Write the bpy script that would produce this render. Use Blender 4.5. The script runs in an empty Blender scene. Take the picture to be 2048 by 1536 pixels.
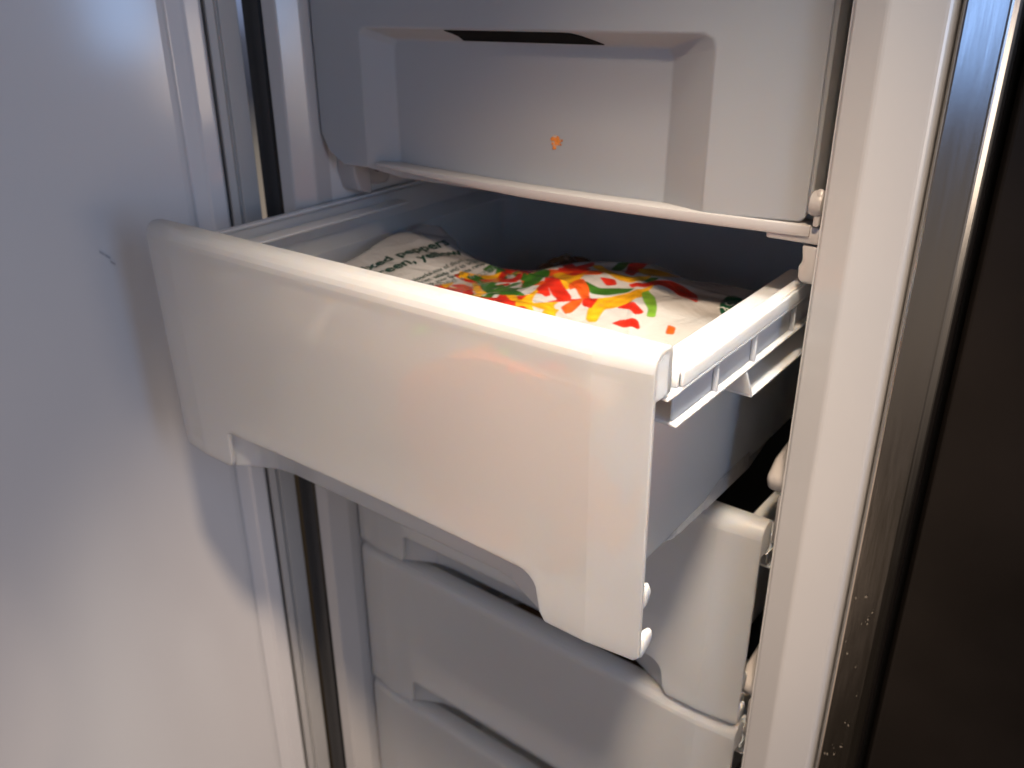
import bpy, bmesh, math, random
import numpy as np
from mathutils import Vector, Matrix

# ------------------------------------------------------------------ units
# All numbers below are in "u"; 1 u = S metres. The camera stands at the u origin,
# the fronts of the closed drawers lie in the plane y = 1.
S = 0.55
OFF = Vector((0.42, -0.55, 1.25))
def P(x, y, z): return Vector((x * S, y * S, z * S)) + OFF

scene = bpy.context.scene
C = scene.collection

# ------------------------------------------------------------------ camera
cam_d = bpy.data.cameras.new('camera'); cam = bpy.data.objects.new('camera', cam_d); C.objects.link(cam)
RT = Vector((0.79120071, 0.6115503, -0.00276731))
DN = Vector((0.24748793, -0.32432194, -0.91299781))
FW = Vector((-0.55924159, 0.72167964, -0.40795507))
m = Matrix((( RT.x, -DN.x, -FW.x, OFF.x), (RT.y, -DN.y, -FW.y, OFF.y), (RT.z, -DN.z, -FW.z, OFF.z), (0, 0, 0, 1)))
cam.matrix_world = m
cam_d.sensor_width = 36; cam_d.lens = 30.05; cam_d.clip_start = 0.02; cam_d.clip_end = 50
cam_d.dof.use_dof = True; cam_d.dof.focus_distance = 0.50; cam_d.dof.aperture_fstop = 9.0
scene.camera = cam

# ------------------------------------------------------------------ world: dim room seen in the gloss
W = bpy.data.worlds.new('World'); scene.world = W; W.use_nodes = True
wn = W.node_tree.nodes; wl = W.node_tree.links; wn.clear()
tc = wn.new('ShaderNodeTexCoord'); sp = wn.new('ShaderNodeSeparateXYZ'); wl.new(tc.outputs['Generated'], sp.inputs[0])
nz = wn.new('ShaderNodeTexNoise'); nz.inputs['Scale'].default_value = 3.0; nz.inputs['Detail'].default_value = 2
wl.new(tc.outputs['Generated'], nz.inputs['Vector'])
ma = wn.new('ShaderNodeMath'); ma.operation = 'MULTIPLY_ADD'; ma.inputs[1].default_value = 0.16; ma.inputs[2].default_value = 0.42
wl.new(nz.outputs['Fac'], ma.inputs[0])
mb = wn.new('ShaderNodeMath'); mb.operation = 'MULTIPLY_ADD'; mb.inputs[1].default_value = 0.5
wl.new(sp.outputs['Z'], mb.inputs[0]); wl.new(ma.outputs[0], mb.inputs[2])
rp = wn.new('ShaderNodeValToRGB'); wl.new(mb.outputs[0], rp.inputs[0])
els = [(0.0, (0.015, 0.010, 0.006)), (0.27, (0.02, 0.014, 0.009)), (0.36, (0.24, 0.19, 0.15)), (0.43, (0.15, 0.13, 0.11)),
       (0.47, (0.030, 0.032, 0.045)), (0.505, (0.06, 0.065, 0.09)), (0.535, (0.17, 0.21, 0.34)), (0.62, (0.15, 0.17, 0.24)),
       (0.75, (0.06, 0.06, 0.07)), (1.0, (0.07, 0.06, 0.055))]
cr = rp.color_ramp
cr.elements[0].position = els[0][0]; cr.elements[0].color = (*els[0][1], 1)
cr.elements[1].position = els[-1][0]; cr.elements[1].color = (*els[-1][1], 1)
for p_, c_ in els[1:-1]:
    e = cr.elements.new(p_); e.color = (*c_, 1)
bg = wn.new('ShaderNodeBackground'); bg.inputs['Strength'].default_value = 1.45
wl.new(rp.outputs[0], bg.inputs['Color'])
wo = wn.new('ShaderNodeOutputWorld'); wl.new(bg.outputs[0], wo.inputs[0])

# ------------------------------------------------------------------ lamps
def area(name, loc, target, size, energy, color, shape='DISK', size_y=None):
    d = bpy.data.lights.new(name, 'AREA'); d.shape = shape; d.size = size
    if size_y: d.size_y = size_y
    d.energy = energy; d.color = color
    o = bpy.data.objects.new(name, d); C.objects.link(o)
    o.location = loc; o.rotation_euler = (Vector(target) - Vector(loc)).to_track_quat('-Z', 'Y').to_euler()
    return o
kl = area('ceiling_key_and_fill', P(0.02, 0.66, 1.06), P(-0.46, 0.70, -0.3), 0.14, 0.86, (1.0, 0.95, 0.84)); kl.data.spread = math.radians(38)
rl = area('ceiling_key_and_fill', P(0.02, 0.02, 1.20), P(-0.50, 0.66, -0.62), 0.10, 2.6, (1.0, 0.76, 0.55)); rl.data.spread = math.radians(42)  # unseen second warm spot, added to brighten the open drawer front
area('added_fill_light', P(-0.95, -0.30, -1.50), P(-0.62, 0.65, -0.75), 0.70, 1.3, (1.0, 0.74, 0.55))  # unseen warm fill, added low in front for the lower drawers
area('added_fill_light', P(1.15, 0.34, -0.25), P(-0.39, 0.85, -0.5), 0.30, 1.5, (1.0, 0.80, 0.62))  # unseen warm fill, added at the right for drawer side, rails and door
area('window_light', P(1.45, -0.11, 0.33), P(-1.4, 0.75, 0.22), 0.15, 4.2, (0.34, 0.58, 1.0), 'RECTANGLE', 0.6)
area('window_light', P(-0.28, -2.1, 0.18), P(-0.30, 1.0, 0.0), 0.16, 1.5, (0.30, 0.52, 1.0), 'RECTANGLE', 0.48)

scene.view_settings.view_transform = 'Standard'; scene.view_settings.look = 'None'
scene.view_settings.exposure = -0.35; scene.view_settings.gamma = 1.0
scene.render.film_transparent = False
cy = scene.cycles
cy.max_bounces = 10; cy.diffuse_bounces = 5; cy.transmission_bounces = 8; cy.glossy_bounces = 4; cy.transparent_max_bounces = 8
cy.caustics_reflective = False; cy.sample_clamp_indirect = 3.0

# ------------------------------------------------------------------ materials
def new_mat(name):
    mt = bpy.data.materials.new(name); mt.use_nodes = True
    nt = mt.node_tree; b = nt.nodes['Principled BSDF']
    return mt, nt, b
def mottled(nt, b, col, amp, scale, rough, ramp=0.06, bump=0.0, bscale=200, stretch=None):
    """base colour with a faint uneven tone, roughness variation and fine bump"""
    t = nt.nodes.new('ShaderNodeTexCoord')
    src = t.outputs['Object']
    if stretch:
        mp = nt.nodes.new('ShaderNodeMapping'); mp.inputs['Scale'].default_value = stretch
        nt.links.new(src, mp.inputs[0]); src = mp.outputs[0]
    n = nt.nodes.new('ShaderNodeTexNoise'); n.inputs['Scale'].default_value = scale; n.inputs['Detail'].default_value = 5
    nt.links.new(src, n.inputs['Vector'])
    mx = nt.nodes.new('ShaderNodeMix'); mx.data_type = 'RGBA'
    mx.inputs[6].default_value = (*[c * (1 - amp) for c in col], 1); mx.inputs[7].default_value = (*[min(1, c * (1 + amp)) for c in col], 1)
    nt.links.new(n.outputs['Fac'], mx.inputs[0]); nt.links.new(mx.outputs[2], b.inputs['Base Color'])
    mr = nt.nodes.new('ShaderNodeMapRange'); mr.inputs[3].default_value = rough - ramp; mr.inputs[4].default_value = rough + ramp
    n2 = nt.nodes.new('ShaderNodeTexNoise'); n2.inputs['Scale'].default_value = scale * 2.7; n2.inputs['Detail'].default_value = 6
    nt.links.new(src, n2.inputs['Vector']); nt.links.new(n2.outputs['Fac'], mr.inputs[0]); nt.links.new(mr.outputs[0], b.inputs['Roughness'])
    if bump:
        n3 = nt.nodes.new('ShaderNodeTexNoise'); n3.inputs['Scale'].default_value = bscale; n3.inputs['Detail'].default_value = 3
        nt.links.new(src, n3.inputs['Vector'])
        bp = nt.nodes.new('ShaderNodeBump'); bp.inputs['Strength'].default_value = bump; bp.inputs['Distance'].default_value = 0.001
        nt.links.new(n3.outputs['Fac'], bp.inputs['Height']); nt.links.new(bp.outputs[0], b.inputs['Normal'])
    return mx
def simple(name, col, rough, amp=0.05, scale=20, metallic=0.0, **k):
    mt, nt, b = new_mat(name); mottled(nt, b, col, amp, scale, rough, **k)
    b.inputs['Metallic'].default_value = metallic
    return mt
def frosted(name, col, clear, sss, rough=0.34, crough=0.42):
    """milky polypropylene: light scatters inside the wall, a share goes straight through, blurred"""
    mt, nt, b = new_mat(name); mx = mottled(nt, b, col, 0.02, 9, rough, bump=0.05, bscale=700)
    t = nt.nodes.new('ShaderNodeTexCoord'); mp = nt.nodes.new('ShaderNodeMapping'); mp.inputs['Rotation'].default_value = (0, .5, 0); mp.inputs['Scale'].default_value = (8, 8, 260)
    sn = nt.nodes.new('ShaderNodeTexNoise'); sn.inputs['Scale'].default_value = 1.6; sn.inputs['Detail'].default_value = 4
    nt.links.new(t.outputs['Object'], mp.inputs[0]); nt.links.new(mp.outputs[0], sn.inputs['Vector'])
    sr = nt.nodes.new('ShaderNodeMapRange'); sr.inputs[1].default_value = .62; sr.inputs[2].default_value = .72; sr.inputs[3].default_value = 0; sr.inputs[4].default_value = 1
    nt.links.new(sn.outputs['Fac'], sr.inputs[0])
    sb = nt.nodes.new('ShaderNodeBump'); sb.inputs['Strength'].default_value = .10; sb.inputs['Distance'].default_value = .0006
    nt.links.new(sr.outputs[0], sb.inputs['Height'])
    if b.inputs['Normal'].links: nt.links.new(b.inputs['Normal'].links[0].from_socket, sb.inputs['Normal'])
    nt.links.new(sb.outputs[0], b.inputs['Normal'])
    b.inputs['Subsurface Weight'].default_value = 1.0; b.inputs['Subsurface Radius'].default_value = (1.0, 0.85, 0.7); b.inputs['Subsurface Scale'].default_value = sss
    rf = nt.nodes.new('ShaderNodeBsdfRefraction'); rf.inputs['Roughness'].default_value = crough; rf.inputs['IOR'].default_value = 1.06
    rf.inputs['Color'].default_value = (0.96, 0.96, 0.95, 1)
    m2 = nt.nodes.new('ShaderNodeMixShader'); m2.inputs[0].default_value = clear
    nt.links.new(b.outputs[0], m2.inputs[1]); nt.links.new(rf.outputs[0], m2.inputs[2])
    nt.links.new(m2.outputs[0], nt.nodes['Material Output'].inputs['Surface'])
    return mt
M_FROST = frosted('frosted_plastic', (0.92, 0.90, 0.865), 0.60, 0.012, crough=.33)
M_RAIL = frosted('rail_plastic', (0.88, 0.875, 0.85), 0.12, 0.012)
M_BOX = frosted('thin_frosted_plastic', (0.86, 0.86, 0.84), 0.48, 0.010)
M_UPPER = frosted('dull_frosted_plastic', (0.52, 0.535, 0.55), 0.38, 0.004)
M_WHITE = simple('white_gloss_enamel', (0.47, 0.465, 0.46), 0.20, scale=7, bump=0.03, bscale=60)
M_LINER = simple('white_liner_plastic', (0.62, 0.62, 0.61), 0.38, scale=9)
M_DOOR = simple('white_door_liner', (0.72, 0.72, 0.725), 0.14, ramp=.03, scale=4, amp=0.03, bump=0.03, bscale=30, stretch=(1, 1, 0.5))
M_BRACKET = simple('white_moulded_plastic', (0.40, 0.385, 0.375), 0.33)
M_RUBBER = simple('grey_gasket_rubber', (0.46, 0.46, 0.45), 0.5)
M_BLACK = simple('black_gloss_panel', (0.013, 0.010, 0.008), 0.36, scale=6, amp=0.9, ramp=0.16)  # uneven brownish tone imitates mottled reflections in the gloss
M_VOID = simple('shade_charcoal', (0.030, 0.030, 0.030), 0.6)  # charcoal stands for shade at the cavity back and in the bolt hole
M_BLACK.node_tree.nodes['Principled BSDF'].inputs['Specular IOR Level'].default_value = 0.15
M_DARK = simple('steel_dark_reflection', (0.01, 0.01, 0.011), 0.22)  # left steel edge: its dark reflection is put into the base colour
M_SLOT = simple('slot_shade_black', (.006, .006, .006), .8)  # near-black stands for the dark gap of the grip slot
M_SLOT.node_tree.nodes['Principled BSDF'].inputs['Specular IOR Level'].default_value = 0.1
# brushed steel
M_STEEL, nt, b = new_mat('brushed_steel')
mottled(nt, b, (0.42, 0.405, 0.39), 0.10, 25, 0.20, ramp=0.06, bump=0.015, bscale=160, stretch=(6, 6, 0.35))
b.inputs['Metallic'].default_value = 1.0

# ------------------------------------------------------------------ helpers
def tag(o, label=None, cat=None, group=None, kind=None):
    if label: o['label'] = label
    if cat: o['category'] = cat
    if group: o['group'] = group
    if kind: o['kind'] = kind
    return o
def empty(name, loc):                      # loc in u
    o = bpy.data.objects.new(name, None); C.objects.link(o); o.location = P(*loc); o.empty_display_size = 0.05
    return o
class MB:
    """collects geometry in u (local to the thing); build() links it as ONE mesh object"""
    def __init__(s): s.v = []; s.f = []
    def add(s, vs, fs):
        o = len(s.v); s.v += [tuple(v) for v in vs]; s.f += [tuple(i + o for i in f) for f in fs]
    def box(s, x0, x1, y0, y1, z0, z1):
        s.add([(x0,y0,z0),(x1,y0,z0),(x1,y1,z0),(x0,y1,z0),(x0,y0,z1),(x1,y0,z1),(x1,y1,z1),(x0,y1,z1)],
              [(0,3,2,1),(4,5,6,7),(0,1,5,4),(1,2,6,5),(2,3,7,6),(3,0,4,7)])
    def prism_z(s, pts, z0, z1):           # pts (x, y) counter-clockwise
        n = len(pts); s.add([(x, y, z0) for x, y in pts] + [(x, y, z1) for x, y in pts],
            [tuple(range(n))[::-1], tuple(range(n, 2 * n))] + [(i, (i + 1) % n, n + (i + 1) % n, n + i) for i in range(n)])
    def prism_y(s, pts, y0, y1):           # pts (x, z)
        n = len(pts); s.add([(x, y0, z) for x, z in pts] + [(x, y1, z) for x, z in pts],
            [tuple(range(n)), tuple(range(n, 2 * n))[::-1]] + [(i, n + i, n + (i + 1) % n, (i + 1) % n) for i in range(n)])
    def prism_x(s, pts, x0, x1):           # pts (y, z)
        n = len(pts); s.add([(x0, y, z) for y, z in pts] + [(x1, y, z) for y, z in pts],
            [tuple(range(n))[::-1], tuple(range(n, 2 * n))] + [(i, (i + 1) % n, n + (i + 1) % n, n + i) for i in range(n)])
    def cyl_x(s, x0, x1, cy_, cz, r, n=20):
        s.prism_x([(cy_ + r * math.cos(2 * math.pi * i / n), cz + r * math.sin(2 * math.pi * i / n)) for i in range(n)], x0, x1)
    def build(s, name, mat, parent=None, loc=(0, 0, 0), solid=0.0, soff=-1.0, bevel=0.0, seg=2, angle=35, flat=.0012, weld=False):
        me = bpy.data.meshes.new(name)
        me.from_pydata([(x * S, y * S, z * S) for x, y, z in s.v], [], s.f)
        bm = bmesh.new(); bm.from_mesh(me)
        if weld: bmesh.ops.remove_doubles(bm, verts=bm.verts, dist=1e-5)
        bmesh.ops.recalc_face_normals(bm, faces=bm.faces) if not solid or weld == 'recalc' else None
        bm.to_mesh(me); bm.free()
        o = bpy.data.objects.new(name, me); C.objects.link(o)
        if solid:
            q = o.modifiers.new('t', 'SOLIDIFY'); q.thickness = solid * S; q.offset = soff; q.use_even_offset = True
        if bevel:
            q = o.modifiers.new('b', 'BEVEL'); q.width = bevel * S; q.segments = seg; q.limit_method = 'ANGLE'; q.angle_limit = math.radians(angle)
            q.harden_normals = False
        if o.modifiers:
            dg = bpy.context.evaluated_depsgraph_get(); dg.update()
            me2 = bpy.data.meshes.new_from_object(o.evaluated_get(dg)); o.modifiers.clear(); o.data = me2
            bpy.data.meshes.remove(me); me2.name = name; me = me2
        me.set_sharp_from_angle(angle=math.radians(40))
        for p_ in me.polygons: p_.use_smooth = p_.area < flat * S * S
        me.materials.clear(); me.materials.append(mat)
        if parent: o.parent = parent; o.location = tuple(S * c for c in loc)
        else: o.location = P(*loc)
        return o
def copy_tree(o, parent=None):
    c = o.copy(); C.objects.link(c)
    if parent: c.parent = parent
    for ch in [k for k in bpy.data.objects if k.parent == o]: copy_tree(ch, c)
    return c
# ================================================================== FREEZER (cabinet, rims, liner, door)
DX = -0.763                    # centre of the drawers
WL, WR = -1.196, -0.314        # inner liner walls
fz = empty('freezer', (DX, 1.2, -2.1))
tag(fz, 'white and steel freezer with its door open and its drawer compartment behind', 'freezer')
L0 = (-DX, -1.2, 2.1)          # part meshes below are written in global u, shifted to the empty
def fpart(mb, name, mat, parent=fz, **k): 
    return mb.build(name, mat, parent, L0 if parent is fz else (0, 0, 0), **k)
ZB, ZT = -2.1, 0.75
b_ = MB(); b_.box(WL - .05, WL, 1.0, 1.95, ZB, ZT); b_.box(WR, WR + .05, .985, 1.95, ZB, ZT)
b_.box(WL, WR, 1.95, 1.99, ZB, ZT); b_.box(WL, WR, 1.0, 1.95, ZT - .04, ZT); b_.box(WL, WR, 1.0, 1.95, ZB, ZB + .04)
fpart(b_, 'liner', M_LINER)
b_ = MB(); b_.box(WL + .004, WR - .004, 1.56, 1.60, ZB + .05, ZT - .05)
fpart(b_, 'cavity_shade_plate', M_VOID)  # added dark plate, its colour imitates the shaded back of the cavity
# right rim: sloping inner strip, flat face, rounded outer edge
b_ = MB(); b_.prism_z([(-.310, .999), (-.306, .965), (-.268, .950), (-.212, .950), (-.205, .957), (-.205, .999)], ZB, ZT)
fpart(b_, 'front_rim', M_WHITE, bevel=.003, angle=15)
b_ = MB(); b_.prism_z([(-1.1955, 1.02), (-1.253, 1.02), (-1.253, .957), (-1.249, .950), (-1.215, .950), (-1.1955, .985)], ZB, ZT)
fpart(b_, 'front_rim', M_WHITE, bevel=.003, angle=15)
# steel cabinet edge, right and left
b_ = MB(); b_.prism_z([(-.203, 1.9), (-.203, .955), (-.198, .946), (-.160, .949), (-.153, .955), (-.150, .965), (-.150, 1.9)][::-1], ZB, ZT)
fpart(b_, 'steel_side', M_STEEL, bevel=.002, angle=15)
b_ = MB(); b_.prism_z([(-1.313, 1.9), (-1.313, .962), (-1.307, .955), (-1.262, .955), (-1.257, .962), (-1.257, 1.9)][::-1], ZB, ZT)
fpart(b_, 'steel_side', M_DARK, bevel=.002, angle=15)
# dried splashes on the steel edge
rng = random.Random(9); sm = MB()
for i in range(20):
    cz = rng.choice((-.70, -.78, -.86, -.93)) + rng.gauss(0, .022); cx = rng.uniform(-.193, -.166); r0 = rng.uniform(.0004, .0015)
    pts = [(cx + r0 * rng.uniform(.5, 1.3) * math.cos(a), .9458, cz + r0 * 1.6 * rng.uniform(.5, 1.4) * math.sin(a)) for a in [k * math.pi / 4 for k in range(8)]]
    sm.add(pts, [tuple(range(8))])
sm_o = fpart(sm, 'splash_marks', simple('dried_splash', (.20, .17, .13), .5, amp=.5, scale=300), solid=.0003); sm_o['kind'] = 'stuff'
# door, open a little past square: strips are its stepped inner liner
HX, HY = -1.326, .958
dd = Vector((-.40, -.9165)); dn = Vector((.9165, -.40))     # along the door, out of its inner face
def DP(t, n): return (HX + dd.x * t + dn.x * n, HY + dd.y * t + dn.y * n)
def ray_t(r):                   # distance along the door where x / y == r
    return (r * HY - HX) / (dd.x - r * dd.y)
t1, t2, t3, t4 = ray_t(-1.386 / .96), ray_t(-1.427 / .96), ray_t(-1.493 / .96), ray_t(-1.546 / .96)
g_ = MB()
g_.prism_z([DP(.0, -.03), DP(.0, .004), DP(t1 - .002, .010), DP(t1, .004), DP(t1 + .002, .004), DP(t1 + .006, .011), DP(t2 - .004, .009), DP(t2, -.03)][::-1], ZB, ZT)
door = empty('door', (0, 0, 0)); door.parent = fz; door.location = tuple(S * c for c in L0)
g_.build('gasket', M_RUBBER, door, bevel=.0015, angle=20)
d_ = MB()
d_.prism_z([DP(t2 + .002, -.05), DP(t2 + .002, .004), DP(t2 + .006, .008), DP(t3 - .004, .008), DP(t3, .004), DP(t4 - .002, -.002), DP(t4 + .003, .004),
            DP(t4 + .012, .006), DP(1.02, .006), DP(1.04, -.05)][::-1], ZB, ZT)
d_.build('door_liner', M_DOOR, door, bevel=.002, angle=15)
d_ = MB(); d_.prism_z([DP(0, -.11), DP(0, -.035), DP(t2, -.035), DP(t2, -.053), DP(1.06, -.053), DP(1.06, -.11)][::-1], ZB, ZT)
d_.build('door_shell', M_STEEL, door, bevel=.004)
# a small scuff on the liner
d_ = MB()
for k, (a, z) in enumerate([(0, 0), (.006, .012), (.014, .019)]):
    t0 = ray_t(-1.435 / .708) - .012; x, y = DP(t0 + a, .0068); x2, y2 = DP(t0 + a + .007, .0068)
    d_.add([(x, y, -.415 + z), (x2, y2, -.415 + z + .006), (x2, y2, -.415 + z + .010), (x, y, -.415 + z + .003)], [(0, 1, 2, 3)])
d_.build('scuff', simple('grey_scuff', (.40, .40, .42), .6), door, solid=.0005)

# runner brackets and cross bars: one rail level above each drawer
def runner(z, side):
    s = side; wx = WR if s > 0 else WL
    b = MB()
    b.prism_x([(1.035, z - .02), (1.045, z - .055), (1.075, z - .065), (1.075, z + .0), (1.035, z + .005)], min(wx, wx - s * .045), max(wx, wx - s * .045))
    b.prism_x([(1.075, z - .050), (1.13, z - .055), (1.15, z - .03), (1.14, z + .02), (1.075, z + .02)], min(wx, wx - s * .028), max(wx, wx - s * .028))
    b.box(min(wx, wx - s * .02), max(wx, wx - s * .02), 1.10, 1.55, z - .035, z - .02)
    o = fpart(b, 'runner_bracket', M_BRACKET, bevel=.004)
    r = MB(); r.cyl_x(min(wx - s * .029, wx - s * .0285), max(wx - s * .029, wx - s * .0285), 1.108, z - .018, .013)
    q = r.build('bolt_hole', M_VOID, o)
    return o
for z in (-.252,):
    runner(z, -1); 
# front bar under the upper drawer
bar = MB()
n = 24
top = []; 
for i in range(n + 1):
    x = -1.055 + (WR - .015 + 1.055) * i / n; k = i / n
    zt = -.240 - .006 * math.sin(k * math.pi); zb = zt - (.006 + .008 * min(1, k * 2.5))
    top += [(x, zt, zb)]
vs = []; fs = []
for x, zt, zb in top: vs += [(x, .995, zt), (x, .995, zb), (x, 1.03, zb - .003), (x, 1.03, zt)]
for i in range(n):
    a = 4 * i; c = a + 4
    for j in range(4): fs.append((a + j, a + (j + 1) % 4, c + (j + 1) % 4, c + j))
fs += [(0, 3, 2, 1), (4 * n, 4 * n + 1, 4 * n + 2, 4 * n + 3)]
bar.add(vs, fs)
fpart(bar, 'shelf_bar', M_BRACKET, bevel=.002)
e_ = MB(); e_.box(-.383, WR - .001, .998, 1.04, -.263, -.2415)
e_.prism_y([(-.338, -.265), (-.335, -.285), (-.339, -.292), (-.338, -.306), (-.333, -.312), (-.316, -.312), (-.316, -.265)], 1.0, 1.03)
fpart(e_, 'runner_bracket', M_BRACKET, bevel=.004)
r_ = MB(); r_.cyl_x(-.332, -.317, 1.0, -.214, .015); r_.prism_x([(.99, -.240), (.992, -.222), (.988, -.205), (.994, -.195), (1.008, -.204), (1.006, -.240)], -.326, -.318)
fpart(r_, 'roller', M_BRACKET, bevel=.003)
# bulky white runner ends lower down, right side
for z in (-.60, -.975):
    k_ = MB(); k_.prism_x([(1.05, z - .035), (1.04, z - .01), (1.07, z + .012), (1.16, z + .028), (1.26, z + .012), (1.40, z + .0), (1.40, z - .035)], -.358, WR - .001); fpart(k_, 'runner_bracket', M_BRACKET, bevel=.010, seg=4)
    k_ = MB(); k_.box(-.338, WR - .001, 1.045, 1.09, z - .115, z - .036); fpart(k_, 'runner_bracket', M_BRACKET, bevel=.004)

# ================================================================== DRAWERS
HW, H = .425, .367
def arc(cx, cz, r, a0, a1, n):
    return [(cx + r * math.cos(math.radians(a0 + (a1 - a0) * i / n)), cz + r * math.sin(math.radians(a0 + (a1 - a0) * i / n))) for i in range(n + 1)]
def make_drawer(label, group):
    """local u: origin at the centre of the lower front edge; y goes into the freezer"""
    root = bpy.data.objects.new('freezer_basket', None); C.objects.link(root)
    tag(root, label, 'drawer', group)
    # ---- front panel sheet with the notch
    nx, nz, r = .292, .062, .026
    R = .022
    out = [(-HW + .004, 0), (-nx - .004, 0)]
    out += [(-nx, .012)] + [(-nx + .002, nz - .004), (-nx + .008, nz)] 
    m_ = 14
    out += [(-nx + .008 + (2 * nx - .034 - .008) * i / m_, nz + .004 * math.sin(math.pi * i / m_)) for i in range(1, m_)]
    out += [(nx - r, nz)] + [(nx - r + r * math.sin(math.radians(a)), nz - r + r * math.cos(math.radians(a))) for a in (18, 36, 54, 72, 90)]
    out += [(nx + .004, .012), (nx + .012, 0), (HW - .006, 0), (HW, .006), (HW, H - R), (-HW, H - R), (-HW, .004)]
    b = MB()
    # flat middle, and a bevelled band down each end
    XB, YB = .360, .007
    mid = [(-XB, 0)] + out[1:out.index((HW - .006, 0))] + [(XB, 0), (XB, H - R), (-XB, H - R)]
    b.add([(x, 0, z) for x, z in mid], [tuple(range(len(mid)))])
    b.add([(XB, 0, 0), (HW - .006, YB * .95, 0), (HW, YB, .006), (HW, YB, H - R), (XB, 0, H - R)], [(0, 1, 2, 3, 4)])
    b.add([(-XB, 0, H - R), (-HW, YB, H - R), (-HW, YB, .004), (-HW + .004, YB * .95, 0), (-XB, 0, 0)], [(0, 1, 2, 3, 4)])
    # rounded top, ledge, back lip : profile (y, z)
    prof = [(0, H - R)] + [(R - R * math.cos(math.radians(a)), H - R + R * math.sin(math.radians(a))) for a in (18, 36, 54, 72, 90)]
    prof += [(.036, H - .0008), (.041, H - .004), (.0425, H - .010), (.0425, H - .052)]
    N = 16
    xs = [-HW + 2 * HW * i / N for i in range(N + 1)]
    vs = [(x, y + (YB * max(0, 1 - y / .034) if abs(x) == HW else 0), z) for y, z in prof for x in (-HW, -XB, XB, HW)]
    b.add(vs, [(4 * i + c, 4 * i + c + 1, 4 * i + c + 5, 4 * i + c + 4) for i in range(len(prof) - 1) for c in range(3)])
    fp = b.build('front_panel', M_FROST, root, solid=.0075, soff=1.0 if False else -1.0, weld=True, bevel=.0016, seg=2, angle=50)
    # ---- scooped grip behind the notch
    g = MB()
    plan = [(-.300, .010), (-.236, .042), (-.20, .047), (.20, .047), (.225, .042), (.300, .010)]
    z0, z1 = -.004, .105
    plan2 = [(-.312, .0085), (-.25, .0095), (-.2, .010), (.2, .010), (.25, .0095), (.312, .0085)]
    n = len(plan)
    g.add([(x, y, z0) for x, y in plan] + [(x, y, z1) for x, y in plan] + [(x, y, z1 + .03) for x, y in plan2],
          [(i, i + 1, n + i + 1, n + i) for i in range(n - 1)] + [(n + i, n + i + 1, 2 * n + i + 1, 2 * n + i) for i in range(n - 1)])
    g.build('grip_recess', M_FROST, root, solid=.005, soff=-1.0, bevel=.004, seg=3, angle=15)
    # ---- ribs on the back of the panel's ends
    for s in (-1, 1):
        xa, xb = sorted((s * (HW - .003), s * (HW - .010)))
        k = MB(); k.prism_x([(.0185, .020), (.028, .026), (.042, .022), (.046, .010), (.036, -.004), (.0185, -.006)], xa, xb)
        k.build('stop_tab', M_RAIL, root, bevel=.003)
        k = MB(); k.prism_x([(.0185, .062), (.030, .066), (.036, .078), (.030, .092), (.0185, .096)], xa, xb)
        k.build('stop_tab', M_RAIL, root, bevel=.003)
    # ---- closed ends of the top channel
    for s in (-1, 1):
        xa, xb = sorted((s * (HW - .0005), s * (HW - .004)))
        k = MB(); k.prism_x([(.012, H - .052), (.039, H - .052), (.039, H - .010), (.034, H - .006), (.024, H - .0075), (.0145, H - .014), (.012, H - .022)], xa, xb)
        k.build('end_cap', M_RAIL, root)
    # ---- box
    bx = MB()
    yb, zt = .80, H - .03
    def ring(z, w, y0, y1, rr):
        pts = []
        for cx, cyy, a0 in ((w - rr, y0 + rr, -90), (w - rr, y1 - rr, 0), (-w + rr, y1 - rr, 90), (-w + rr, y0 + rr, 180)):
            for a in range(0, 91, 15): pts.append((cx + rr * math.cos(math.radians(a0 + a)), cyy + rr * math.sin(math.radians(a0 + a)), z))
        return pts
    rings = [ring(.012, .335, .07, yb - .03, .03), ring(.016, .350, .058, yb - .015, .035), ring(.028, .356, .052, yb - .008, .04), ring(H - .105, .368, .047, yb - .002, .035), ring(H - .085, .392, .045, yb, .03), ring(zt - .016, .4105, .044, yb, .02)]
    n = len(rings[0])
    vs = [p_ for r_ in rings for p_ in r_]
    fs = [tuple(range(n))[::-1]]
    for j in range(len(rings) - 1):
        for i in range(n):
            if i == n - 1: continue          # the front panel closes the box here
            fs.append((j * n + i, j * n + (i + 1) % n, (j + 1) * n + (i + 1) % n, (j + 1) * n + i))
    bx.add(vs, fs)
    bx.build('box', M_BOX, root, solid=.005, soff=-1, angle=30)
    # ---- side rails
    for s in (-1, 1):
        q = MB()
        def bxs(x0, x1, *a):
            xa, xb = sorted((s * x0, s * x1)); q.box(xa, xb, *a)
        T = H - .012
        U = T - .026
        bxs(.408, .4215, .066, .80, U - .005, U)             # top flange
        bxs(.4215, .4255, .066, .80, T - .045, U - .0015)         # outer lip
        bxs(.366, .4215, .061, .066, T - .045, U - .0015)          # front end plate
        bxs(.366, .4255, .036, .50, T - .049, T - .045)       # shelf under the lip
        bxs(.380, .4235, .062, .80, T - .089, T - .085)       # lower flange
        bxs(.4135, .4165, .066, .80, T - .0855, T - .0485)       # shallow web between the ribs
        for y in ((.155, .255, .375, .50, .63) if s > 0 else (.155,)): bxs(.414, .4228, y, y + .0035, T - .0852, T - .0488)
        # deeper guide block further back
        def tri(y0, y1): return [(y0, T - .0895), (y1, T - .0895), (y1, T - .126), (y0 + .022, T - .126)]
        xa, xb = sorted((s * .366, s * .4235))
        q.prism_x([(.232, T - .0895), (.236, T - .0895), (.260, T - .128), (.256, T - .128)], xa, xb)
        bxs(.366, .4235, .2565, .80, T - .132, T - .128)
        q.build('rail', M_RAIL, root, bevel=.0012, seg=2)
    return root
GR = 'frosted drawers of the freezer'
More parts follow.
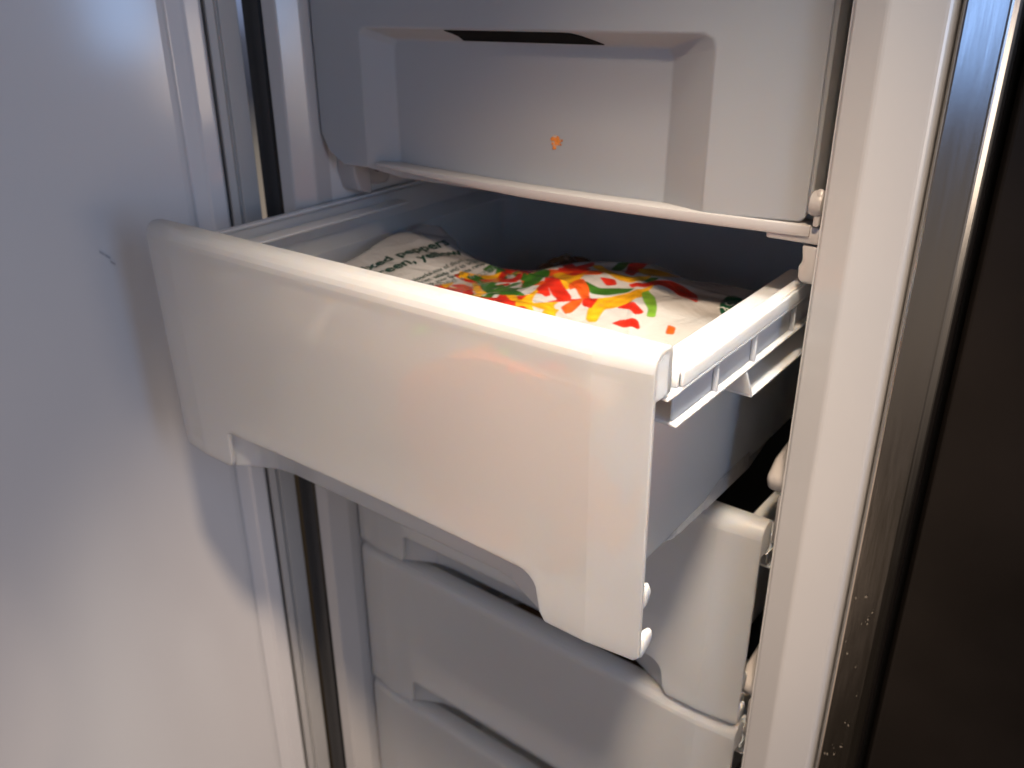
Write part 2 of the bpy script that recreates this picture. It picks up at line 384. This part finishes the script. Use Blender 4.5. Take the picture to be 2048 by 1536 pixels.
open_dr = make_drawer('frosted white drawer pulled out towards the viewer with a pepper bag inside', GR)
open_dr.location = P(DX, .652, -.660)     # it droops a little on its runners
open_dr.rotation_euler = (math.radians(1.3), 0, 0)
d2 = copy_tree(open_dr); d2.rotation_euler = (0, 0, 0); d2.location = P(DX, 1.0, -1.037)
d2['label'] = 'closed frosted drawer directly below the pulled out drawer'
d3 = copy_tree(open_dr); d3.rotation_euler = (0, 0, 0); d3.location = P(DX, 1.0, -1.412)
d3['label'] = 'closed frosted drawer second below the pulled out one, its top right corner shining'
d4 = copy_tree(open_dr); d4.rotation_euler = (0, 0, 0); d4.location = P(DX, 1.0, -1.787)
d4['label'] = 'lowest closed frosted drawer, only its top corner showing'

# ---- upper drawer: big flat face with a broad slanted grip pocket
up = empty('freezer_basket', (DX, 1.0, -.235)); tag(up, 'closed frosted drawer above the open one, with an orange food speck on its face', 'drawer', GR)
UH = .46
pl, pr, pt = -.315, .293, .200           # pocket front outline (local), open to the bottom
dl, dr, dt, dy = -.262, .226, .1830, .026     # pocket back wall
b = MB()
# face around the pocket: left, right, above
b.add([(-HW, 0, .030), (-HW + .018, 0, .0), (-HW + .052, 0, -.018), (pl, 0, -.017), (pl, 0, pt - .012), (pl + .004, 0, pt - .004), (pl + .012, 0, pt),
       (pr - .016, 0, pt), (pr - .005, 0, pt - .005), (pr, 0, pt - .016), (pr, 0, -.012), (HW - .006, 0, -.004), (HW, 0, .002), (HW, 0, UH), (-HW, 0, UH)],
      [(0, 1, 2, 3, 4, 14), (4, 5, 6, 7, 8, 9, 13, 14), (9, 10, 11, 12, 13)])
# slopes
b.add([(pl, 0, -.017), (pl, 0, pt - .012), (pl + .004, 0, pt - .004), (pl + .012, 0, pt), (dl, dy, -.032), (dl, dy, dt - .01), (dl + .006, dy, dt)],
      [(1, 0, 4, 5), (2, 1, 5), (3, 2, 5, 6)])
b.add([(pr, 0, -.012), (pr, 0, pt - .016), (pr - .005, 0, pt - .005), (pr - .016, 0, pt), (dr, dy, -.03), (dr, dy, dt - .012), (dr - .008, dy, dt)],
      [(0, 1, 5, 4), (1, 2, 5), (2, 3, 6, 5)])
# sloping pocket roof; a black sheet laid on it stands for the slot's shade
sx0, sx1, sx2, sx3 = -.137, .085, .122, -.118      # front-left, front-right, back-right, back-left (local x)
def roof(x, k): return (x, dy * k, pt + (dt - pt) * k)
A, B_, Cc, D = (pl + .012, 0, pt), (pr - .016, 0, pt), (dr - .008, dy, dt), (dl + .006, dy, dt)
b.add([A, B_, Cc, D], [(0, 1, 2, 3)])
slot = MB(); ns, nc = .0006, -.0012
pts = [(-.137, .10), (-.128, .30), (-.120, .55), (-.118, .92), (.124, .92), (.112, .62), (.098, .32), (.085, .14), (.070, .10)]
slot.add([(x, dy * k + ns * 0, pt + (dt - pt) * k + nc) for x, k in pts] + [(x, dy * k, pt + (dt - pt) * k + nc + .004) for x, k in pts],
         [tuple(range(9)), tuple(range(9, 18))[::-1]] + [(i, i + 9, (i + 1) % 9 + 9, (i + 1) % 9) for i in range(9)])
slot.build('grip_slot_shade', M_SLOT, up)
# back wall with a gently drooping lower edge
mm = 12
low = [(dl + (dr - dl) * i / mm, dy, -.032 + .002 * i / mm) for i in range(mm + 1)]
b.add([(dl, dy, dt - .01), (dl + .006, dy, dt)] + [(dr - .008, dy, dt), (dr, dy, dt - .012)] + low[::-1], [tuple(range(4 + mm + 1))])
b.add([(HW, 0, .006), (HW, 0, UH), (HW, .07, UH), (HW, .07, .02)], [(0, 3, 2, 1)])
b.add([(-HW, 0, .03), (-HW, 0, UH), (-HW, .07, UH), (-HW, .07, .04)], [(0, 1, 2, 3)])
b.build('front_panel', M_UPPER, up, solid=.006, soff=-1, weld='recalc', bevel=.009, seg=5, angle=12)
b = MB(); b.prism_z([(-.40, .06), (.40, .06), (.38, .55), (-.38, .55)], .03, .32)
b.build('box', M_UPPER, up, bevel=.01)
# cured orange speck in a pale smear
rng = random.Random(4)
b = MB()
def blob(cx, cz, r, h, n=9):
    vs = [(cx, dy - .0002 - h, cz)]
    for i in range(n):
        a = 2 * math.pi * i / n; rr = r * (.7 + .6 * rng.random()); vs.append((cx + rr * math.cos(a), dy - .0004, cz + rr * math.sin(a)))
    b.add(vs, [(0, 1 + i, 1 + (i + 1) % n) for i in range(n)])
for i in range(5):
    blob(.047 + .006 * rng.gauss(0, .5), .056 + .006 * rng.gauss(0, .5), .0045, .0003)
b.build('food_smear', simple('pale_food_smear', (.52, .40, .32), .5, amp=.2, scale=200), up); b = MB()
for i in range(16):
    blob(.060 - .010 + .010 * rng.gauss(0, .45) , .052 + .009 * rng.gauss(0, .5), .0016 + .0022 * rng.random(), .001)
b.build('food_speck', simple('orange_food', (.62, .20, .03), .45, amp=.4, scale=400), up)
# BAGF-BEGIN
BOUT = [(-1.118, .80), (-1.07, .735), (-.95, .718), (-.80, .73), (-.72, .80), (-.50, .81), (-.43, .82), (-.408, .87), (-.406, 1.0), (-.406, 1.10),
        (-.42, 1.215), (-.50, 1.26), (-.57, 1.265), (-.63, 1.275), (-.68, 1.262), (-.73, 1.222), (-.80, 1.208), (-.87, 1.195), (-.93, 1.19), (-1.02, 1.205), (-1.08, 1.19), (-1.122, 1.15), (-1.124, 1.0)]
def seg_dist(px, py, poly):
    d = np.full(px.shape, 9.0); ins = np.zeros(px.shape, bool); n = len(poly)
    for i in range(n):
        x0, y0 = poly[i]; x1, y1 = poly[(i + 1) % n]
        ex, ey = x1 - x0, y1 - y0
        t = np.clip(((px - x0) * ex + (py - y0) * ey) / (ex * ex + ey * ey + 1e-12), 0, 1)
        d = np.minimum(d, np.hypot(px - x0 - t * ex, py - y0 - t * ey))
        c = ((y0 > py) != (y1 > py)) & (px < ex * (py - y0) / (ey + 1e-12) + x0)
        ins ^= c
    return np.where(ins, d, -d)
def gauss(x, y, cx, cy, sx, sy): return np.exp(-((x - cx) / sx) ** 2 - ((y - cy) / sy) ** 2)
def bag_h(x, y):
    side = np.clip((x + .55) / .10, 0, 1) + np.clip((-.98 - x) / .08, 0, 1)
    d = np.clip(seg_dist(x, y, BOUT) / (.125 - .075 * side), 0, 1)
    dome = (1 - (1 - d) ** 2.4) ** .55
    lift = 1 + .07 * gauss(x, y, -.66, 1.14, .14, .16) + .10 * gauss(x, y, -1.10, 1.10, .12, .12) - .07 * gauss(x, y, -.86, 1.13, .09, .3) \
        - .13 * gauss(x, y, -.52, .88, .12, .10) - .05 * gauss(x, y, -.98, .90, .2, .15)
    h = -.640 + .247 * dome * lift
    h += d * (.004 * np.sin(17 * x + 9 * y) * np.sin(23 * y - 7 * x) + .0025 * np.sin(46 * x - 31 * y + 2 * np.sin(20 * y)))
    h += d * (.0045 * np.exp(-((y - 1.02 + .35 * (x + .7)) / .008) ** 2) * gauss(x, y, -.78, 1.05, .18, .2)
              + .003 * np.exp(-((x + .56 + .5 * (y - 1.0)) / .007) ** 2) * gauss(x, y, -.55, 1.0, .2, .12)
              + .003 * np.exp(-((y - 1.13 - .25 * (x + .5)) / .006) ** 2) * gauss(x, y, -.5, 1.12, .12, .12))
    return h
# BAGF-END
PEPPERS = [
 ('g', [(-0.8591,1.0246),(-0.8268,1.0114),(-0.7865,0.9911),(-0.7397,0.9689),(-0.7143,0.9519),(-0.7295,0.9472),(-0.7591,0.9481),(-0.7855,0.9524),(-0.8136,0.9741)]),
 ('r', [(-0.8697,1.0373),(-0.8469,1.0538),(-0.7992,1.0378),(-0.8238,1.0977),(-0.823,1.1109),(-0.787,1.0397),(-0.7868,1.0217),(-0.8357,1.0222)]),
 ('g', [(-0.7679,1.0189),(-0.7737,1.0444),(-0.7774,1.0769),(-0.7516,1.0666),(-0.7411,1.0496),(-0.7376,1.0222),(-0.7358,0.9934),(-0.7416,0.984)]),
 ('r', [(-0.8793,1.0991),(-0.8446,1.1062),(-0.8292,1.1095),(-0.8103,1.1128),(-0.8019,1.1133),(-0.8097,1.0977),(-0.7746,1.0411),(-0.8302,1.0968),(-0.8517,1.0873)]),
 ('o', [(-0.8668,1.1019),(-0.8417,1.1071),(-0.8198,1.1114),(-0.8294,1.11),(-0.8496,1.0939)]),
 ('y', [(-0.7363,1.0567),(-0.7251,1.0637),(-0.6943,1.0463),(-0.6829,1.0666),(-0.6719,1.0222),(-0.6725,1.0052),(-0.6858,1.0024),(-0.7041,1.0151)]),
 ('y', [(-0.7051,0.9255),(-0.7168,1.0066),(-0.7084,0.9798),(-0.6942,0.9415),(-0.6839,0.9359),(-0.6944,0.9255)]),
 ('r', [(-0.7117,0.9779),(-0.7229,1.0151),(-0.6834,0.975),(-0.6873,0.9656)]),
 ('r', [(-0.7316,1.025),(-0.7317,1.0501),(-0.6871,1.0085),(-0.6563,0.9906),(-0.667,0.9713),(-0.6855,0.9802)]),
 ('r', [(-0.7481,1.0968),(-0.7366,1.1015),(-0.6972,1.0741),(-0.7134,1.0746),(-0.733,1.0798)]),
 ('g', [(-0.6763,1.0378),(-0.6628,1.0359),(-0.6365,1.0326),(-0.6156,1.0463),(-0.5942,1.059),(-0.5995,1.0439),(-0.6191,1.0241),(-0.6382,1.017),(-0.6576,1.0236)]),
 ('o', [(-0.6755,1.0095),(-0.6797,1.0269),(-0.6714,1.0397),(-0.6501,1.0236),(-0.6339,1.0015),(-0.641,0.9944),(-0.6536,1.0019),(-0.6636,1.0099),(-0.6682,1.0033)]),
 ('g', [(-0.6583,1.0982),(-0.6633,1.1392),(-0.6537,1.1491),(-0.6458,1.1255),(-0.6418,1.0935)]),
 ('r', [(-0.6284,1.0911),(-0.647,1.1326),(-0.6496,1.1529),(-0.6288,1.1623),(-0.6229,1.1307),(-0.6122,1.0887)]),
 ('y', [(-0.6901,1.0968),(-0.6758,1.1038),(-0.636,1.0788),(-0.6091,1.0835),(-0.5946,1.1095),(-0.593,1.0864),(-0.6064,1.0694),(-0.6272,1.0647),(-0.6514,1.0746)]),
 ('y', [(-0.6255,1.1274),(-0.6156,1.1472),(-0.5911,1.1576),(-0.5564,1.1704),(-0.5669,1.1567),(-0.5891,1.1265),(-0.6024,1.1024)]),
 ('r', [(-0.6512,1.0552),(-0.6281,1.0614),(-0.6197,1.0529),(-0.6313,1.043)]),
 ('r', [(-0.5989,1.1722),(-0.5876,1.1793),(-0.5638,1.1732),(-0.5845,1.1737)]),
 ('g', [(-0.5919,1.0845),(-0.5907,1.1024),(-0.5795,1.1085),(-0.5835,1.0902)]),
 ('r', [(-0.6043,1.0661),(-0.5888,1.0793),(-0.5784,1.1015),(-0.5616,1.1128),(-0.5416,1.1133),(-0.5184,1.1095),(-0.4965,1.0633),(-0.528,1.0821),(-0.5517,1.0953),(-0.5709,1.0935),(-0.5808,1.0755),(-0.5954,1.0609)]),
 ('y', [(-0.6081,0.9581),(-0.6202,0.9807),(-0.625,1.0104),(-0.6109,1.0203),(-0.5998,1.035),(-0.5871,1.0567),(-0.5773,1.0845),(-0.5761,1.0675),(-0.5719,1.0406),(-0.5752,1.0175),(-0.5866,0.9996),(-0.597,0.9892),(-0.5966,0.9774),(-0.5914,0.9585),(-0.5999,0.9543)]),
 ('l', [(-0.5782,1.0538),(-0.5744,1.067),(-0.556,1.0519),(-0.5352,1.0222),(-0.5265,1.0024),(-0.5375,0.9982),(-0.5436,1.0133),(-0.5585,1.0269)]),
 ('r', [(-0.641,0.9944),(-0.6253,1.0109),(-0.6199,0.9934),(-0.6188,0.9831),(-0.6337,0.9835)]),
 ('o', [(-0.6539,0.959),(-0.6528,0.9854),(-0.6417,0.9953),(-0.6382,0.9859),(-0.635,0.9595),(-0.64,0.9496)]),
 ('r', [(-0.5854,0.9977),(-0.5752,1.0175),(-0.5644,1.0133),(-0.5446,1.0033),(-0.553,0.9897),(-0.5674,1.0)]),
 ('r', [(-0.5707,0.9609),(-0.5617,0.9727),(-0.5434,0.9831),(-0.5303,0.968),(-0.5483,0.9599)]),
 ('o', [(-0.501,0.9925),(-0.4882,0.9901),(-0.4822,0.9746),(-0.4943,0.9736)]),
 ('y', [(-0.6924,0.9269),(-0.6644,0.9675),(-0.6637,0.9538),(-0.6527,0.9425),(-0.6688,0.9316)]),
 ('r', [(-0.6758,0.9538),(-0.6663,0.9788),(-0.6423,0.9963),(-0.658,0.9755)]),
 ('o', [(-0.4607,1.1482),(-0.4518,1.1557),(-0.4464,1.1312),(-0.4452,1.1067)]),
 ('y', [(-0.7439,0.9453),(-0.7267,0.9477),(-0.7069,0.9279),(-0.7194,0.926)]),
 ('y', [(-0.981,1.1052),(-0.9696,1.1152),(-0.9584,1.1152),(-0.9699,1.1152)]),
 ('r', [(-0.9614,1.1152),(-0.9465,1.1175),(-0.9495,1.1175)]),
 ('g', [(-0.8942,1.0906),(-0.8814,1.0977),(-0.8686,1.1015),(-0.8755,1.1001),(-0.8845,1.0916)]),
 ('y', [(-0.8606,1.0052),(-0.8523,1.0076),(-0.79,0.9477),(-0.8,0.9425)]),
 ('g', [(-0.861,1.018),(-0.8297,1.0109),(-0.762,0.9717),(-0.7266,0.9585),(-0.7157,0.95),(-0.7558,0.9491),(-0.796,0.9637)]),
 ('y', [(-0.8985,0.9713),(-0.8888,0.9958),(-0.8753,0.9628)]),
 ('r', [(-0.8455,0.9581),(-0.8396,0.9571),(-0.8322,0.9472)]),
]
DISC = [(-0.4437,1.1152),(-0.4403,1.1057),(-0.4384,1.0958),(-0.4382,1.0859),(-0.4387,1.0751),(-0.4401,1.0647),(-0.4423,1.0557),(-0.4458,1.051),(-0.4511,1.0529),(-0.4582,1.0618),(-0.4638,1.0713),(-0.4685,1.0831),(-0.4789,1.1123),(-0.482,1.1288),(-0.4794,1.135),(-0.4781,1.1463),(-0.4726,1.1482),(-0.4652,1.1444),(-0.457,1.1359),(-0.4487,1.1236)]
LABELP = [(-1.0662,0.9434),(-1.0609,0.9783),(-1.0704,1.0482),(-1.0787,1.0755),(-1.0642,1.1104),(-1.0457,1.126),(-0.9928,1.0769),(-0.9642,1.1152),(-0.907,1.093),(-0.8624,1.0835),(-0.8681,1.0265),(-0.9144,0.9684)]
LINES = [(-1.0462,0.9439),(-1.0091,1.0793),(-1.0051,0.9491),(-0.9862,1.0538),(-0.9667,0.9642),(-0.9645,1.0453),(-0.9545,0.9599),(-0.9619,1.1156),(-0.9392,0.9637),(-0.9299,1.0684),(-0.9283,0.975),(-0.9164,1.0684),(-0.9062,0.9887),(-0.8872,1.085)]
# ================================================================== BAG OF PEPPERS
COL = {'w': (.45, .44, .425), 'y': (.62, .31, .010), 'r': (.47, .020, .009), 'g': (.032, .12, .013), 'l': (.13, .27, .025), 'o': (.60, .08, .011), 'd': (.004, .09, .04)}
def chaikin(p, k=2):
    cx = sum(a[0] for a in p) / len(p); cy_ = sum(a[1] for a in p) / len(p)
    p = [(cx + (a - cx) * 1.06, cy_ + (b - cy_) * 1.08) for a, b in p]
    for _ in range(k):
        q = []
        for i in range(len(p)):
            a, b = p[i], p[(i + 1) % len(p)]
            q += [(.86 * a[0] + .14 * b[0], .86 * a[1] + .14 * b[1]), (.14 * a[0] + .86 * b[0], .14 * a[1] + .86 * b[1])]
        p = q
    return p
def make_bag():
    x0, x1, y0, y1, nx, ny = -1.122, -.402, .714, 1.35, 620, 520
    gx, gy = np.meshgrid(np.linspace(x0, x1, nx), np.linspace(y0, y1, ny))
    h = bag_h(gx, gy)
    col = np.ones((ny, nx, 3)) * np.array(COL['w'])
    def paint(poly, c, soft=.0016):
        xs = [p[0] for p in poly]; ys = [p[1] for p in poly]
        i0, i1 = np.searchsorted(gx[0], [min(xs) - .004, max(xs) + .004]); j0, j1 = np.searchsorted(gy[:, 0], [min(ys) - .004, max(ys) + .004])
        if i1 <= i0 or j1 <= j0: return
        sx, sy = gx[j0:j1, i0:i1], gy[j0:j1, i0:i1]
        k = np.clip(seg_dist(sx, sy, poly) / soft + .5, 0, 1)[..., None]
        # printed photo of a pepper strip: its own streaky tone
        tone = (1 + .16 * np.sin(150 * sx + 60 * sy + 3 * np.sin(40 * sy)) + .10 * np.sin(330 * sy - 90 * sx))[..., None]
        cc = np.clip(np.array(c) * tone, 0, 1)
        col[j0:j1, i0:i1] = col[j0:j1, i0:i1] * (1 - k) + cc * k
    rng = random.Random(11)
    # strips on the half of the bag that the panel hides
    for _ in range(110):
        cx, cy_ = rng.uniform(-1.08, -.62), rng.uniform(.84, 1.16)
        if (cx < -.88 and cy_ > .86) or (cy_ > .93 and cx > -.70): continue
        a = rng.uniform(0, math.pi); L = rng.uniform(.02, .05); w = rng.uniform(.006, .012); bend = rng.uniform(-.4, .4)
        mid = [(cx + L * t * math.cos(a) - bend * L * t * t * math.sin(a), cy_ + L * t * math.sin(a) + bend * L * t * t * math.cos(a)) for t in (-1, -.5, 0, .5, 1)]
        nxy = (-math.sin(a) * w, math.cos(a) * w)
        paint(chaikin([(p[0] + nxy[0], p[1] + nxy[1]) for p in mid] + [(p[0] - nxy[0], p[1] - nxy[1]) for p in mid[::-1]]), COL[rng.choice('rrygoyg')])
    for c, poly in PEPPERS: paint(chaikin(poly), COL[c])
    paint(DISC, COL['d'])
    # script squiggles in the green disc
    cx = sum(p[0] for p in DISC) / len(DISC); cy_ = sum(p[1] for p in DISC) / len(DISC)
    def stroke(pts, w, c):
        for a, b in zip(pts[:-1], pts[1:]):
            dx, dy = b[0] - a[0], b[1] - a[1]; l = math.hypot(dx, dy) + 1e-9; ex, ey = -dy / l * w, dx / l * w
            paint([(a[0] + ex, a[1] + ey), (b[0] + ex, b[1] + ey), (b[0] - ex, b[1] - ey), (a[0] - ex, a[1] - ey)], c, .001)
    W_ = (.80, .80, .76)
    stroke([(cx - .003 + .007 * math.cos(t), cy_ + .004 + .016 * math.sin(t)) for t in [i * .5 for i in range(13)]], .0012, W_)
    stroke([(cx + .004 + .010 * math.cos(t), cy_ - .012 + .011 * math.sin(t)) for t in [i * .5 - 2 for i in range(9)]], .0012, W_)
    stroke([(cx - .010, cy_ - .030), (cx - .004, cy_ - .022), (cx + .003, cy_ - .030)], .0012, W_)
    keep = h > -.6385
    cell = keep[:-1, :-1] | keep[1:, :-1] | keep[:-1, 1:] | keep[1:, 1:]
    idx = np.arange(nx * ny).reshape(ny, nx)
    quads = np.stack([idx[:-1, :-1], idx[:-1, 1:], idx[1:, 1:], idx[1:, :-1]], -1)[cell]
    V = np.stack([gx, gy, np.maximum(h, -.640)], -1).reshape(-1, 3) 
    nb = len(BOUT)
    me = bpy.data.meshes.new('film')
    allv = [tuple(v) for v in V * S]
    used = np.unique(quads); remap = -np.ones(nx * ny, int); remap[used] = np.arange(len(used))
    vs = (V * S)[used]; qs = remap[quads]
    bot = np.array([(x, y, -.6405) for x, y in BOUT]) * S
    nv = len(vs)
    me.vertices.add(nv + nb); me.vertices.foreach_set('co', np.concatenate([vs, bot]).ravel())
    nq = len(qs); me.loops.add(nq * 4 + nb); me.loops.foreach_set('vertex_index', np.concatenate([qs.ravel(), np.arange(nv, nv + nb)[::-1]]))
    me.polygons.add(nq + 1); me.polygons.foreach_set('loop_start', np.concatenate([np.arange(nq) * 4, [nq * 4]]))
    me.update(calc_edges=True); me.validate()
    for_smooth = np.ones(len(me.polygons), bool); me.polygons.foreach_set('use_smooth', for_smooth)
    ca = me.color_attributes.new('print', 'FLOAT_COLOR', 'POINT')
    cc = np.ones((nv + nb, 4)); cc[:nv, :3] = col.reshape(-1, 3)[used]; cc[nv:, :3] = COL['w']
    ca.data.foreach_set('color', cc.ravel().astype(np.float32))
    mt, nt, b = new_mat('printed_film')
    at = nt.nodes.new('ShaderNodeVertexColor'); at.layer_name = 'print'; nt.links.new(at.outputs[0], b.inputs['Base Color'])
    b.inputs['Roughness'].default_value = .30
    b.inputs['Coat Weight'].default_value = 1.0; b.inputs['Coat Roughness'].default_value = .06
    t = nt.nodes.new('ShaderNodeTexCoord'); n = nt.nodes.new('ShaderNodeTexNoise'); n.inputs['Scale'].default_value = 22; n.inputs['Detail'].default_value = 4
    n.inputs['Distortion'].default_value = 1.4; n.inputs['Roughness'].default_value = .45
    nt.links.new(t.outputs['Object'], n.inputs['Vector'])
    v = nt.nodes.new('ShaderNodeTexNoise'); v.inputs['Scale'].default_value = 85; v.inputs['Detail'].default_value = 3; nt.links.new(t.outputs['Object'], v.inputs['Vector'])
    b1 = nt.nodes.new('ShaderNodeBump'); b1.inputs['Strength'].default_value = .5; b1.inputs['Distance'].default_value = .008; nt.links.new(n.outputs['Fac'], b1.inputs['Height'])
    b2 = nt.nodes.new('ShaderNodeBump'); b2.inputs['Strength'].default_value = .5; b2.inputs['Distance'].default_value = .002; nt.links.new(v.outputs['Fac'], b2.inputs['Height'])
    nt.links.new(b1.outputs[0], b2.inputs['Normal']); nt.links.new(b2.outputs[0], b.inputs['Normal']); nt.links.new(b2.outputs[0], b.inputs['Coat Normal'])
    me.materials.append(mt)
    root = bpy.data.objects.new('frozen_food_bag', None); C.objects.link(root); root.location = P(0, 0, 0)
    tag(root, 'white plastic bag of frozen mixed peppers printed with red, yellow and green strips', 'bag')
    o = bpy.data.objects.new('film', me); C.objects.link(o); o.parent = root
    return root
bag = make_bag()
M_INK = simple('dark_green_ink', (.012, .05, .035), .35)
M_INK2 = simple('pale_ink', (.16, .20, .18), .4)
def bag_text(txt, x, y_end, size, mat, slant=0.0, shear=0.0, tail=0.0, bold=0.0):
    """text lies on the film, reading into the freezer; baseline at x, its last letter ending at y_end"""
    cu = bpy.data.curves.new('t', 'FONT'); cu.body = txt; cu.size = size; cu.shear = shear; cu.offset = bold
    cu.resolution_u = 3
    ob = bpy.data.objects.new('t', cu); C.objects.link(ob)
    dg = bpy.context.evaluated_depsgraph_get(); dg.update()
    me = bpy.data.meshes.new_from_object(ob.evaluated_get(dg)); bpy.data.objects.remove(ob)
    bm = bmesh.new(); bm.from_mesh(me)
    bmesh.ops.triangulate(bm, faces=bm.faces)
    bmesh.ops.subdivide_edges(bm, edges=[e for e in bm.edges if e.calc_length() > .004], cuts=2, use_grid_fill=False)
    co = np.array([v.co[:] for v in bm.verts])
    w = co[:, 0].max()
    wy = y_end - (w - co[:, 0]) * math.cos(slant) - co[:, 1] * math.sin(slant)
    wx = x + (w - co[:, 0]) * math.sin(slant) - co[:, 1] * math.cos(slant)
    hz = bag_h(wx, wy) + .0011
    for v, a, b_, c_ in zip(bm.verts, wx, wy, hz): v.co = (a * S, b_ * S, c_ * S)
    bm.to_mesh(me); bm.free(); me.materials.clear(); me.materials.append(mat)
    o = bpy.data.objects.new('printed_text', me); C.objects.link(o); o.parent = bag
    return o
bag_text('frozen mixed peppers', -.985, 1.096, .0330, M_INK, slant=-.22, bold=.0008)
bag_text('red, green, yellow', -.950, 1.092, .0340, M_INK, slant=-.20, bold=.0008)
bag_text('a colourful mix of sliced peppers', -.922, 1.112, .0140, M_INK, slant=-.05)
bag_text('for stir fries, salads and to brighten', -.908, 1.103, .0140, M_INK, slant=-.07)
bag_text('up your favourite recipes', -.894, 1.095, .0140, M_INK, slant=-.09)
bag_text('washed + frozen', -.868, 1.085, .0230, M_INK2, slant=-.20, shear=.3)

# ================================================================== OTHER FOOD
def lump(name, label, cx, cy_, cz, rx, ry, rz, mat, seed, cat='bag', sub=(48, 24), rough=.12, flat=2.4):
    rng = random.Random(seed); ph = [rng.uniform(0, 6.28) for _ in range(6)]
    vs = []; fs = []; nu, nv = sub
    for j in range(nv + 1):
        v = math.pi * j / nv - math.pi / 2
        for i in range(nu):
            u = 2 * math.pi * i / nu
            a, b, c = math.cos(u) * math.cos(v), math.sin(u) * math.cos(v), math.sin(v)
            k = (abs(a) ** flat + abs(b) ** flat + abs(c) ** flat) ** (-1 / flat)
            d = 1 + rough * (math.sin(3 * u + ph[0]) * math.cos(4 * v + ph[1]) * .5 + math.sin(7 * u + 5 * v + ph[2]) * .25 + math.sin(11 * u - 9 * v + ph[3]) * .13)
            vs.append((a * k * d * rx, b * k * d * ry, c * k * d * rz + rz))
    for j in range(nv):
        for i in range(nu): fs.append((j * nu + i, j * nu + (i + 1) % nu, (j + 1) * nu + (i + 1) % nu, (j + 1) * nu + i))
    b = MB(); b.add(vs, fs); o = b.build(name, mat, None, (cx, cy_, cz), weld=True)
    tag(o, label, cat)
    return o
M_BREAD, nt, b = new_mat('clear_bag_of_brown_food'); mottled(nt, b, (.16, .09, .045), .5, 60, .22, bump=.6, bscale=90)
b.inputs['Coat Weight'].default_value = .8; b.inputs['Coat Roughness'].default_value = .08
lump('food_bag', 'small clear bag of brown food tucked behind the pepper bag', -.885, 1.33, -.636, .09, .06, .093, M_BREAD, 3)

M_ORANGE, nt, b = new_mat('orange_food_film'); mottled(nt, b, (.72, .26, .11), .30, 25, .3)
lump('food_bag', 'orange food bag glowing faintly through the right end of the open drawer front', -.57, .732, -.640, .172, .062, .125, M_ORANGE, 5)

M_BROWN, nt, b = new_mat('brown_food_film'); mottled(nt, b, (.16, .085, .04), .6, 14, .35)
lump('food_bag', 'brown food bag behind the front of the drawer directly under the open one', -.78, 1.20, -1.02, .28, .12, .12, M_BROWN, 6)
lump('food_bag', 'brown food bag showing dimly through the second closed drawer below', -.70, 1.20, -1.395, .25, .12, .11, M_BROWN, 8)

# ================================================================== NEIGHBOURING BLACK APPLIANCE
b = MB(); b.prism_z([(-.146, 1.9), (-.146, .985), (-.140, .975), (.62, .975), (.62, 1.9)][::-1], -2.1, .75)
o = b.build('appliance_front', M_BLACK, None, bevel=.003); 
tag(o, 'glossy black appliance front standing to the right of the steel edge', 'appliance')
o.name = 'black_appliance'
